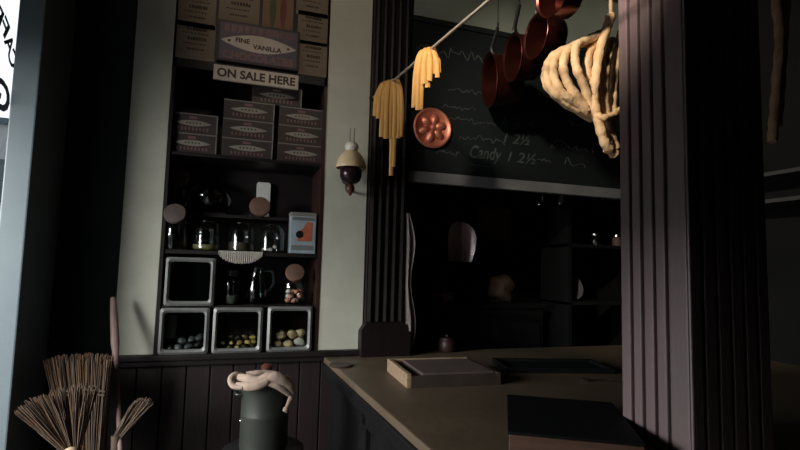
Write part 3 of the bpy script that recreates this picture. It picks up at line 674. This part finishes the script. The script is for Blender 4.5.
b = NB(); tube(b, spline([(.02, .05, .0), (-.01, .05, .01), (-.018, 0, .002), (-.01, -.05, .01), (.02, -.05, 0)], 5), .006, 8)
for v in b.verts: v.co += Vector((.0, 1.62-2.0, TOP-.128))
obj('drawer_pull', b, 'steel', ct, True)

for ch in ct.children:                                   # the window side of the counter runs slightly askew to the wall
    for v in ch.data.vertices:
        if v.co.x < .12: v.co.x += -.036*v.co.y - .010
# wooden crate with a dusty slab
pA = atz(389, 363, TOP+.055); pB = atz(404, 389, TOP); pC = atz(497, 386, TOP)
wx0, wx1 = .735, 1.18; wy0, wy1 = 2.07, 2.43
t = thing('wooden_tray', 'low pale wooden crate holding a dusty rose slab', 'crate', ((wx0+wx1)/2, (wy0+wy1)/2, TOP), R(-3))
hx_, hy_ = (wx1-wx0)/2, (wy1-wy0)/2
bx('end_board', 'crate', t, -hx_, -hx_+.02, -hy_, hy_, 0, .062, bev=.003); bx('end_board', 'cratedark', t, hx_-.02, hx_, -hy_, hy_, 0, .055, bev=.003)
bx('side_board', 'cratedark', t, -hx_+.02, hx_-.02, -hy_, -hy_+.016, 0, .05, bev=.003); bx('side_board', 'crate', t, -hx_+.02, hx_-.02, hy_-.016, hy_, 0, .062, bev=.003)  # front board and right end use the darker wood colour
bx('base_board', 'cratedark', t, -hx_+.02, hx_-.02, -hy_+.016, hy_-.016, 0, .012)
sl = bx('rose_slab', 'slab', None, -hx_+.075, hx_-.024, -hy_+.02, hy_-.02, 0, .046, bev=.006); sl.location = ((wx0+wx1)/2, (wy0+wy1)/2, TOP+.012); sl.rotation_euler = (0, 0, R(-3))
tag(sl, 'flat dusty rose slab lying in the pale crate', 'slab')

# dark box with red brown front, turned on the counter
zt = TOP+.055
f0 = atz(509, 433, zt); f1 = atz(618, 437, zt); b0 = atz(508, 393, zt)
ang = math.atan2(f1.y-f0.y, f1.x-f0.x); L = .33; W_ = (b0-f0).length*.97
ang = R(-30); ex = Vector((math.cos(ang), math.sin(ang), 0)); ey = Vector((-math.sin(ang), math.cos(ang), 0))
W_ = .44; L = .36
ctr = f0+ex*(L/2)+ey*(W_/2)
t = thing('flat_box', 'low red brown box with black slate top near the pillar', 'box', (ctr.x, ctr.y, TOP), ang)
bx('front_board', 'redwood', t, -L/2, L/2, -W_/2, -W_/2+.014, 0, .05, bev=.003); bx('back_board', 'redwood', t, -L/2, L/2, W_/2-.014, W_/2, 0, .05, bev=.003)
bx('side_board', 'black', t, -L/2, -L/2+.014, -W_/2+.014, W_/2-.014, 0, .05); bx('side_board', 'black', t, L/2-.014, L/2, -W_/2+.014, W_/2-.014, 0, .05)
bx('slate_top', 'black', t, -L/2-.004, L/2+.004, -W_/2+.004, W_/2+.004, .05, .058, bev=.003)
# black tray and spoon further back
c1 = atz(545, 368, TOP)
t = thing('black_tray', 'wide flat black tray at the back of the counter', 'tray', (c1.x+.02, c1.y, TOP), R(-14))
bx('tray_floor', 'black', t, -.27, .30, -.14, .14, 0, .008, bev=.002)
for a in ((-.27, .30, -.14, -.125), (-.27, .30, .125, .14), (-.27, -.255, -.125, .125), (.285, .30, -.125, .125)): bx('tray_lip', 'black', t, *a, .008, .026, bev=.002)
c2 = atz(586, 379, TOP+.012); c3 = atz(626, 381, TOP+.010)
t = thing('spoon', 'bright metal spoon lying by the black tray', 'spoon', (c2.x, c2.y, TOP), math.atan2(c3.y-c2.y, c3.x-c2.x))
b = NB(); bmesh.ops.create_uvsphere(b, u_segments=14, v_segments=8, radius=1, matrix=Matrix.Translation((0, 0, .009)) @ Matrix.Diagonal((.026, .016, .008, 1))); obj('bowl', b, 'steel', t, True)
b = NB(); tube(b, [(.022, 0, .008), (.08, 0, .012), (.2, 0, .005)], .0035, 8); obj('handle', b, 'steel', t, True)
# small dark patch: flat round coaster at the back left of the counter
c4 = atz(341, 366, TOP)
b = NB(); lathe(b, [(.001, 0), (.06, 0), (.064, .006), (.058, .011), (.001, .008)], 24, None, False); o = obj('dark_saucer', b, 'cratedark', None, True, (c4.x, c4.y, TOP)); tag(o, 'small dark saucer on the counter below the white pilaster', 'saucer')

# ================================================================== BACK KITCHEN
ky = 3.35
a = aty(436, 330, ky); c = aty(545, 330, ky); zt = aty(470, 304, ky).z
t = thing('range_stove', 'black iron range in the dark back kitchen', 'stove', ((a.x+c.x)/2, ky+.3, 0)); hw = (c.x-a.x)/2
bx('body', 'stove', t, -hw, hw, -.28, .28, .12, zt-.03, bev=.006); bx('top_plate', 'stove', t, -hw-.02, hw+.02, -.31, .31, zt-.03, zt, bev=.006)
for xx in (-.5, .5): bx('oven_door', 'stove', t, xx*hw-hw*.42, xx*hw+hw*.42, -.295, -.28, .35, zt-.16, bev=.005)
b = NB(); tube(b, [(-hw*.9, -.33, zt-.09), (hw*.9, -.33, zt-.09)], .009, 8); obj('rail', b, 'iron', t, True)
for sx in (-1, 1):
    for sy in (-1, 1): bx('leg', 'stove', t, sx*(hw-.05)-.02, sx*(hw-.05)+.02, sy*.24-.02, sy*.24+.02, 0, .12)
STOVE_Z = zt
def atk(px, py, Y): return aty(px, py, Y)
p = atk(444, 292, ky+.14)
t = thing('small_pot', 'dusty pink pot on the left of the range', 'pot', (p.x, ky+.14, STOVE_Z))
b = NB(); lathe(b, [(.001, .0), (.06, .0), (.075, .02), (.08, .07), (.086, .075), (.08, .08), (.07, .075), (.001, .07)], 22, None, False); obj('body', b, 'pinkpot', t, True)
b = NB(); lathe(b, [(.079, .076), (.04, .092), (.012, .097), (.014, .112), (.001, .115)], 20, None, False); obj('lid', b, 'pinkpot', t, True)
p = atk(501, 297, ky+.2)
b = NB(); bmesh.ops.create_uvsphere(b, u_segments=18, v_segments=12, radius=1, matrix=Matrix.Translation((0, 0, .10)) @ Matrix.Diagonal((.10, .11, .10, 1)))
for v in b.verts: k = 1+.16*math.sin(v.co.x*38)*math.cos(v.co.z*31)+.12*math.sin(v.co.z*52+v.co.x*20); v.co = Vector((v.co.x*k, v.co.y*k, max(0, (v.co.z-.1)*k*1.15+.11)))
o = obj('round_loaf', b, 'bread', None, True, (p.x, ky+.2, STOVE_Z)); tag(o, 'brown round loaf resting on the right of the range', 'bread')
p = atk(492, 299, ky+.06)
t = thing('ladle', 'steel ladle glinting before the brown loaf', 'ladle', (p.x, ky+.06, STOVE_Z))
b = NB(); bmesh.ops.create_uvsphere(b, u_segments=14, v_segments=8, radius=1, matrix=Matrix.Translation((0, 0, .012)) @ Matrix.Diagonal((.05, .03, .012, 1))); obj('bowl', b, 'steel', t, True)
b = NB(); tube(b, [(.04, 0, .016), (.12, .0, .02), (.17, .01, .006)], .005, 8); obj('handle', b, 'steel', t, True)
# framed picture on the kitchen wall
yk = 4.28
a = aty(475, 241, yk); c = aty(512, 207, yk)
t = thing('framed_picture', 'faded olive picture on the kitchen wall', 'picture', ((a.x+c.x)/2, yk, a.z)); hw, hh = (c.x-a.x)/2, c.z-a.z
bx('frame', 'iron', t, -hw, hw, -.005, .018, 0, hh, bev=.004); bx('print', 'picture', t, -hw+.02, hw-.02, -.008, -.004, .02, hh-.02)
# light switch
p = aty(417, 216, yk); b = NB(); box(b, -.035, .035, -.008, .008, -.04, .04, bev=.003); o = obj('wall_switch', b, 'boxedge', None, False, (p.x, yk+.01, p.z)); tag(o, 'small pale square plate on the dark kitchen wall', 'switch')
# arched tin reflector with candle arm
ym = 3.30
p = aty(459, 241, ym); kk = (p-CAM).dot(fw)/F; w0 = 15.5*kk; h0 = 20.5*kk
t = thing('tin_reflector', 'shiny arched tin lamp reflector hanging in the kitchen', 'reflector', p); t.rotation_euler = (R(3.5), 0, 0)
def half(v):                                             # half width at relative height v (0 bottom .. 1 top)
    if v < .55: return w0*(.80+.20*math.sin(v/.55*math.pi/2))
    return w0*math.sqrt(max(0, 1-((v-.55)/.45)**2))
b = NB(); rows = []
for j in range(17):
    v = j/16; hwid = max(half(v), .001); row = []
    for i in range(17):
        u = -1+2*i/16; xx = u*hwid; row.append(b.verts.new((xx, -.055*(xx/w0)**2 - .0, (v-.5)*2*h0)))
    rows.append(row)
for r1, r2 in zip(rows, rows[1:]):
    for i in range(16): b.faces.new((r1[i], r1[i+1], r2[i+1], r2[i]))
bmesh.ops.solidify(b, geom=b.faces[:], thickness=.002); obj('reflector_sheet', b, 'mirror', t, True)
b = NB(); tube(b, [(-w0*.78, -.02, -h0*.98), (-w0*.78, -.02, -h0*1.9)], .003, 6); obj('drop_wire', b, 'pole', t)
b = NB(); tube(b, [(0, .004, h0*.96), (0, .004, 2.24-p.z)], .003, 6); obj('hanging_wire', b, 'iron', t)
# towel hanging beside the fluted pilaster
p = aty(404, 213, D-.055); pb = aty(405, 346, D-.055)
t = thing('hanging_towel', 'grey pink towel hanging beside the fluted pilaster', 'towel', (.975, D-.055, TOP+.02)); Ht = p.z-TOP-.02
b = NB(); rows = []
for j in range(15):
    v = j/14; row = []
    wl = .016+.060*math.sin(min(1, (1-v)*2.6)*math.pi/2)*(.65+.35*math.sin(v*9))
    for i in range(13):
        u = i/12; row.append(b.verts.new((-.01+u*wl, .02*math.sin(u*9+v*2)*(1-v*.6), v*Ht)))
    rows.append(row)
for r1, r2 in zip(rows, rows[1:]):
    for i in range(12): b.faces.new((r1[i], r1[i+1], r2[i+1], r2[i]))
bmesh.ops.solidify(b, geom=b.faces[:], thickness=.004); obj('towel_fabric', b, 'towel', t, True)
b = NB(); tube(b, [(0, -.02, Ht+.0), (-.02, .05, Ht+.01)], .005, 6); obj('peg', b, 'iron', t)
# glasses hanging from the header, shelf with dishes behind
def hung(px, py, label, h=.115, r=.036):
    p = aty(px, py, D+.22); t = thing('hanging_glass', label, 'glass', (p.x, D+.22, 2.24), 0, 'stemmed glasses hanging over the opening')
    z = p.z-2.24
    b = NB(); lathe(b, [(r*.9, z-h/2), (r, z-h*.2), (r*.8, z+h*.2), (r*.3, z+h*.45), (.006, z+h*.55), (.005, z+h*1.2), (r*.8, z+h*1.28), (r*.8, z+h*1.31)], 18, None, False); obj('bowl', b, 'glass', t, True)
    b = NB(); tube(b, [(0, 0, z+h*1.30), (0, 0, 0)], .004, 6); obj('hook', b, 'iron', t)
hung(541, 198, 'upside down stemmed glass, leftmost under the chalkboard'); hung(561, 197, 'upside down stemmed glass, second from the left'); hung(604, 193, 'upside down stemmed glass, third from the left'); hung(616, 194, 'upside down stemmed glass next to the big pillar')
sx0 = aty(558, 300, 3.35).x
t = thing('kitchen_shelf', 'dark open shelf rack at the right of the back kitchen', 'shelf', (2.35, 3.40, 0))
for s in (sx0-2.35, XR-2.35-.03): bx('upright', 'black', t, s, s+.03, -.18, .18, 0, 1.95)
zs = aty(600, 302, 3.22).z; zs2 = aty(600, 245, 3.22).z
for z in (zs, zs2, .5): bx('shelf_board', 'stove', t, sx0-2.35, XR-2.35-.03, -.18, .18, z-.025, z, bev=.003)
p = aty(570, 300, 3.35)
b = NB(); lathe(b, [(.001, 0), (.05, .0), (.10, .016), (.102, .02), (.05, .008), (.001, .008)], 24, Matrix.Translation((0, .02, .10)) @ Matrix.Rotation(R(72), 4, 'X') @ Matrix.Rotation(0, 4, 'Z'), False)
o = obj('plate', b, 'beam', None, True, (max(p.x, sx0+.14), 3.36, zs)); tag(o, 'grey plate leaning upright on the dark kitchen shelf', 'plate')
for px, lab, m_ in ((595, 'small glass jar on the upper kitchen shelf, left one', 'glass'), (617, 'small amber jar on the upper kitchen shelf, right one', 'bread')):
    p = aty(px, 240, 3.32); t = thing('spice_jar', lab, 'jar', (p.x, 3.32, zs2), 0, 'small jars on the kitchen shelf')
    b = NB(); lathe(b, [(.001, 0), (.035, 0), (.038, .01), (.038, .06), (.026, .075), (.026, .08)], 16, None, False); obj('body', b, m_, t, True)
    b = NB(); lathe(b, [(.001, .078), (.03, .078), (.03, .095), (.001, .097)], 16, None, False); obj('lid', b, 'steel', t, True)
p = aty(447, 352, D+.035)
t = thing('brown_crock', 'small brown lidded crock at the back edge of the counter', 'crock', (p.x, D+.035, TOP))
b = NB(); lathe(b, [(.001, 0), (.045, 0), (.055, .012), (.056, .06), (.046, .075), (.001, .076)], 20, None, False); obj('body', b, 'shelf_edge', t, True)
b = NB(); lathe(b, [(.05, .074), (.046, .085), (.012, .092), (.012, .104), (.001, .106)], 20, None, False); obj('lid', b, 'shelf_edge', t, True)

# shelves on the right wall beyond the big pillar
q1 = atx(786, 171, XR-.22); q2 = atx(786, 199, XR-.22)
for q, lab in ((q1, 'upper grey shelf on the right wall past the pillar'), (q2, 'lower grey shelf on the right wall past the pillar')):
    t = thing('wall_shelf', lab, 'shelf', (XR, q.y, q.z), 0, 'grey shelves on the right wall')
    bx('board', 'dimshelf', t, -.22, 0, -.7, .5, -.012, .012, bev=.003)
    for yy in (-.5, .3):
        b = NB()
        v0 = [b.verts.new((x_, yy+s, z_)) for s in (-.01, .01) for x_, z_ in ((0, -.012), (-.18, -.012), (0, -.07))]
        b.faces.new(v0[:3]); b.faces.new(v0[3:][::-1])
        for i in range(3): b.faces.new((v0[i], v0[3+i], v0[3+(i+1) % 3], v0[(i+1) % 3]))
        obj('bracket', b, 'iron', t)

# ================================================================== POT ON THE STAND
py_ = 2.30
pl = aty(240, 425, py_); pr = aty(288, 425, py_); pbz = aty(264, 447, py_).z; ptz = aty(264, 378, py_).z
pr_ = (pr.x-pl.x)/2; pcx = (pl.x+pr.x)/2; ph = ptz-pbz
st = thing('iron_stand', 'dark round iron stand under the metal pot', 'stand', (pcx, py_, 0))
b = NB(); lathe(b, [(.001, pbz-.03), (.165, pbz-.03), (.172, pbz-.024), (.172, pbz-.006), (.165, pbz), (.001, pbz)], 30, None, False); obj('top_plate', b, 'iron', st, True)
b = NB(); lathe(b, [(.14, pbz-.03), (.135, pbz-.06), (.13, .32), (.15, .18), (.001, .18)], 26, None, False); obj('drum', b, 'stove', st, True)
for i in range(3):
    a = i*2.094+.4; b = NB(); tube(b, spline([(.11*math.cos(a), .11*math.sin(a), .22), (.15*math.cos(a), .15*math.sin(a), .1), (.19*math.cos(a), .19*math.sin(a), .008)], 5), .012, 8); obj('leg', b, 'iron', st, True)
t = thing('stock_pot', 'tall grey green metal pot with cloth over its lid', 'pot', (pcx, py_, pbz))
b = NB(); lathe(b, [(.001, 0), (pr_*.97, 0), (pr_, .008), (pr_, ph*.5-.004), (pr_*1.012, ph*.5), (pr_, ph*.5+.004), (pr_*.99, ph-.012), (pr_*1.03, ph-.006), (pr_*1.03, ph), (pr_*.97, ph)], 36, None, False); obj('body', b, 'pot', t, True)
b = NB(); lathe(b, [(pr_*1.02, ph), (pr_*.96, ph+.006), (pr_*.5, ph+.016), (.001, ph+.02)], 30, None, False); obj('lid', b, 'pot', t, True)
b = NB(); lathe(b, [(.012, ph+.014), (.012, ph+.03), (.024, ph+.04), (.026, ph+.052), (.016, ph+.06), (.001, ph+.062)], 16, None, False); obj('lid_knob', b, 'lampbrown', t, True)
b = NB(); bmesh.ops.create_icosphere(b, subdivisions=1, radius=.007, matrix=Matrix.Translation((-pr_*.98, -pr_*.2, ph*.42))); obj('rivet', b, 'steel', t, True)
for s in (-1, 1):
    b = NB(); tube(b, spline([(s*pr_*.98, -.03, ph*.8), (s*(pr_+.022), -.025, ph*.8), (s*(pr_+.022), .025, ph*.8), (s*pr_*.98, .03, ph*.8)], 4), .005, 8); obj('side_handle', b, 'pot', t, True)
# cloth twisted across the lid
t = thing('cloth', 'soft beige cloth twisted across the pot lid', 'cloth', (pcx, py_, pbz+ph))
def px3(px, py, dy): return aty(px, py, py_-dy) - Vector((pcx, py_, pbz+ph))
def fold(name, pts, rad, flat=.75):
    b = NB(); P = spline([px3(*q) for q in pts], 6); n = len(P)
    R_ = [rad[min(int(i/(n-1)*(len(rad)-1)), len(rad)-2)] for i in range(n)]
    for i in range(n):
        f = i/(n-1)*(len(rad)-1); k = min(int(f), len(rad)-2); R_[i] = rad[k]+(rad[k+1]-rad[k])*(f-k)
    tube(b, P, R_, 12, flat); obj(name, b, 'cloth', t, True)
fold('left_loop', [(243, 376, .06), (235, 375.5, .07), (231, 380, .085), (234, 386, .10), (243, 387.5, .115)], [.012, .016, .017, .017, .014])
fold('upper_fold', [(238, 377, .08), (248, 379, .10), (258, 381.5, .11), (268, 378, .11), (277, 376.5, .10)], [.014, .020, .022, .024, .018])
fold('lower_fold', [(236, 385, .10), (247, 386.5, .118), (258, 385.5, .124), (266, 382, .122), (270, 378, .118)], [.012, .019, .020, .017, .010])
fold('right_fold', [(267, 379, .118), (274, 377.5, .115), (282, 380, .105), (289, 386, .09), (292, 393, .08)], [.016, .022, .026, .026, .020])
fold('inner_crease', [(268, 384, .122), (276, 385.5, .118), (283, 389, .108), (289, 394, .095)], [.008, .014, .015, .012])
fold('back_fold', [(246, 375, .03), (256, 374.5, .03), (266, 374, .02), (278, 376, .02), (287, 381, .03)], [.014, .018, .018, .018, .014])
b = NB(); P = spline([px3(289, 388, .08), px3(292, 395, .075), px3(289, 402, .085), px3(285, 412, .10)], 6); n = len(P)
tube(b, P, [.024-.018*(i/(n-1))**.7 + (.006 if i > n-4 else 0) for i in range(n)], 10, .5); obj('hanging_end', b, 'cloth', t, True)

# ================================================================== BROOMS
def broom(name, label, Y, base, tips, ncol, mats, r0_, knob=None, hfoot=None, band=None, thick=.03, seed=3, kinds='brooms in the corner'):
    rnd = random.Random(seed); B0 = aty(base[0], base[1], Y)
    foot = Vector((B0.x+hfoot[0], Y+hfoot[1], 0))
    t = thing(name, label, 'broom', foot, 0, kinds)
    T = [aty(x, y_, Y)-foot for x, y_ in tips]; B1 = B0-foot
    T2 = spline(T, 12)
    lists = {m_: NB() for m_ in mats}
    for i in range(ncol):
        u = rnd.random(); q = T2[min(int(u*len(T2)), len(T2)-1)].copy()
        k = rnd.uniform(.93, 1.03); off = Vector((0, rnd.uniform(-thick, thick), 0)); jit = Vector((rnd.uniform(-.006, .006), 0, 0))
        s = B1+Vector(((u-.5)*r0_*2, off.y*.4, rnd.uniform(-.01, .01)))
        e = B1+(q-B1)*k+off+jit; m_ = s.lerp(e, .5)+Vector((rnd.uniform(-.006, .006), rnd.uniform(-.006, .006), 0))
        tube(lists[rnd.choice(mats)], [s, m_, e], [.0028, .0028, .0016], 4)
    for m_, bb in lists.items():
        o = obj('bristles', bb, m_, t); o['kind'] = 'stuff'
    b = NB(); tube(b, [Vector((0, 0, 0)), B1*.5, B1+Vector((0, 0, .02))], .012, 10); obj('handle', b, 'stick', t, True)
    b = NB(); tube(b, [B1+Vector((0, 0, -.05)), B1+Vector((0, 0, .02))], [.018, max(r0_, .016)+.006], 12, .8); obj('binding', b, 'twine', t, True)
    if band:
        for f in band:
            P = [B1+(q-B1)*f for q in T2]
            b = NB(); tube(b, [p_+Vector((0, -thick*.9, 0)) for p_ in P], .0045, 6); obj('stitching', b, 'twine', t)
            b = NB(); tube(b, [p_+Vector((0, thick*.9, 0)) for p_ in P], .0045, 6); obj('stitching', b, 'twine', t)
    if knob:
        b = NB(); bmesh.ops.create_uvsphere(b, u_segments=16, v_segments=10, radius=knob, matrix=Matrix.Translation(B1+Vector((0, -.03, -.005)))); obj('knob', b, 'strawknob', t, True)
    return t
broom('corn_broom', 'flat topped straw broom standing bristles up by the black wall', 2.62, (86, 492), [(46, 363), (62, 358), (80, 357), (98, 357), (113, 359)], 800, ['straw', 'straw', 'strawdark'], .05, hfoot=(.02, .0), band=(.76, .73), seed=3)
broom('twig_broom', 'wide spread twig broom with pale knob in front of the straw broom', 2.30, (73, 452), [(18, 411), (27, 402), (42, 396), (60, 390), (80, 386), (96, 388)], 300, ['straw', 'strawdark'], .022, knob=.033, hfoot=(.02, .05), thick=.035, seed=5)
broom('hand_brush', 'small straw brush poking out right of the stick', 2.62, (116, 440), [(132, 404), (142, 398), (152, 402), (148, 409)], 130, ['strawdark', 'straw'], .014, hfoot=(-.05, .05), thick=.02, seed=8)
# wooden paddle leaning on the wall
ys_ = 2.80
a = aty(113, 297, ys_); c = aty(118, 402, 2.66)
dirv = (c-a).normalized(); foot = a+dirv*((a.z-0.0)/-dirv.z)
t = thing('wooden_paddle', 'pinkish brown stick leaning on the corner of the left pilaster', 'stick', foot)
def lp(f): return a.lerp(c, f)-foot
b = NB(); tube(b, [lp(0), lp(.04), lp(.2), lp(.45), lp(.56), lp(.7), lp(1), Vector((0, 0, .0))], [.010, .014, .017, .019, .014, .0105, .0105, .0105], 10, .55, Vector((1, 0, 0))); obj('shaft', b, 'stick', t, True)

# little framed notice high on the black wall
a = aty(50, 22, D-.012); c = aty(80, -10, D-.012)
t = thing('dark_notice', 'dim brown framed notice high on the black wall', 'notice', ((a.x+c.x)/2, D-.012, a.z)); hw = (c.x-a.x)/2
bx('frame', 'iron', t, -hw, hw, 0, .012, 0, c.z-a.z, bev=.003); bx('sheet', 'cratedark', t, -hw+.012, hw-.012, -.003, .0, .012, c.z-a.z-.012)

# ================================================================== TWO ADDED SPOTLIGHTS out of view, aimed to brighten rope, pans and upper wall
def spotlight(label, loc, bearing, dip, energy, cone):
    lx, ly, lz = loc
    t = thing('added_spotlight', label, 'lamp', (lx, ly, lz), 0, 'pendant pair added out of view')
    ax = Vector((math.sin(R(bearing)), math.cos(R(bearing)), dip)).normalized(); q = ax.to_track_quat('-Z', 'Y').to_matrix().to_4x4()
    b = NB(); lathe(b, [(.03, .12), (.05, .10), (.12, 0), (.122, 0), (.052, .104), (.03, .125)], 24, q, False); obj('shade', b, 'iron', t, True)
    b = NB(); tube(b, [-ax*.12, Vector((0, 0, .06))-ax*.12, Vector((-ax.x*.12, -ax.y*.12, ZC-lz))], .004, 6); obj('cord', b, 'iron', t)
    sp = bpy.data.lights.new('added_spot', 'SPOT'); sp.energy = energy; sp.color = (1, .86, .70); sp.spot_size = R(cone); sp.spot_blend = .6; sp.shadow_soft_size = .08
    so = bpy.data.objects.new('added_spot', sp); C.objects.link(so); so.location = Vector(loc)+ax*.01
    so.rotation_euler = ax.to_track_quat('-Z', 'Y').to_euler()
spotlight('pendant added out of view to light the rope and copper pans', (-.3, .9, 2.95), 58, -.20, 230, 50)
spotlight('pendant added out of view to light the posters over the shelves', (-.05, 1.15, 3.2), 18, -.12, 26, 62)
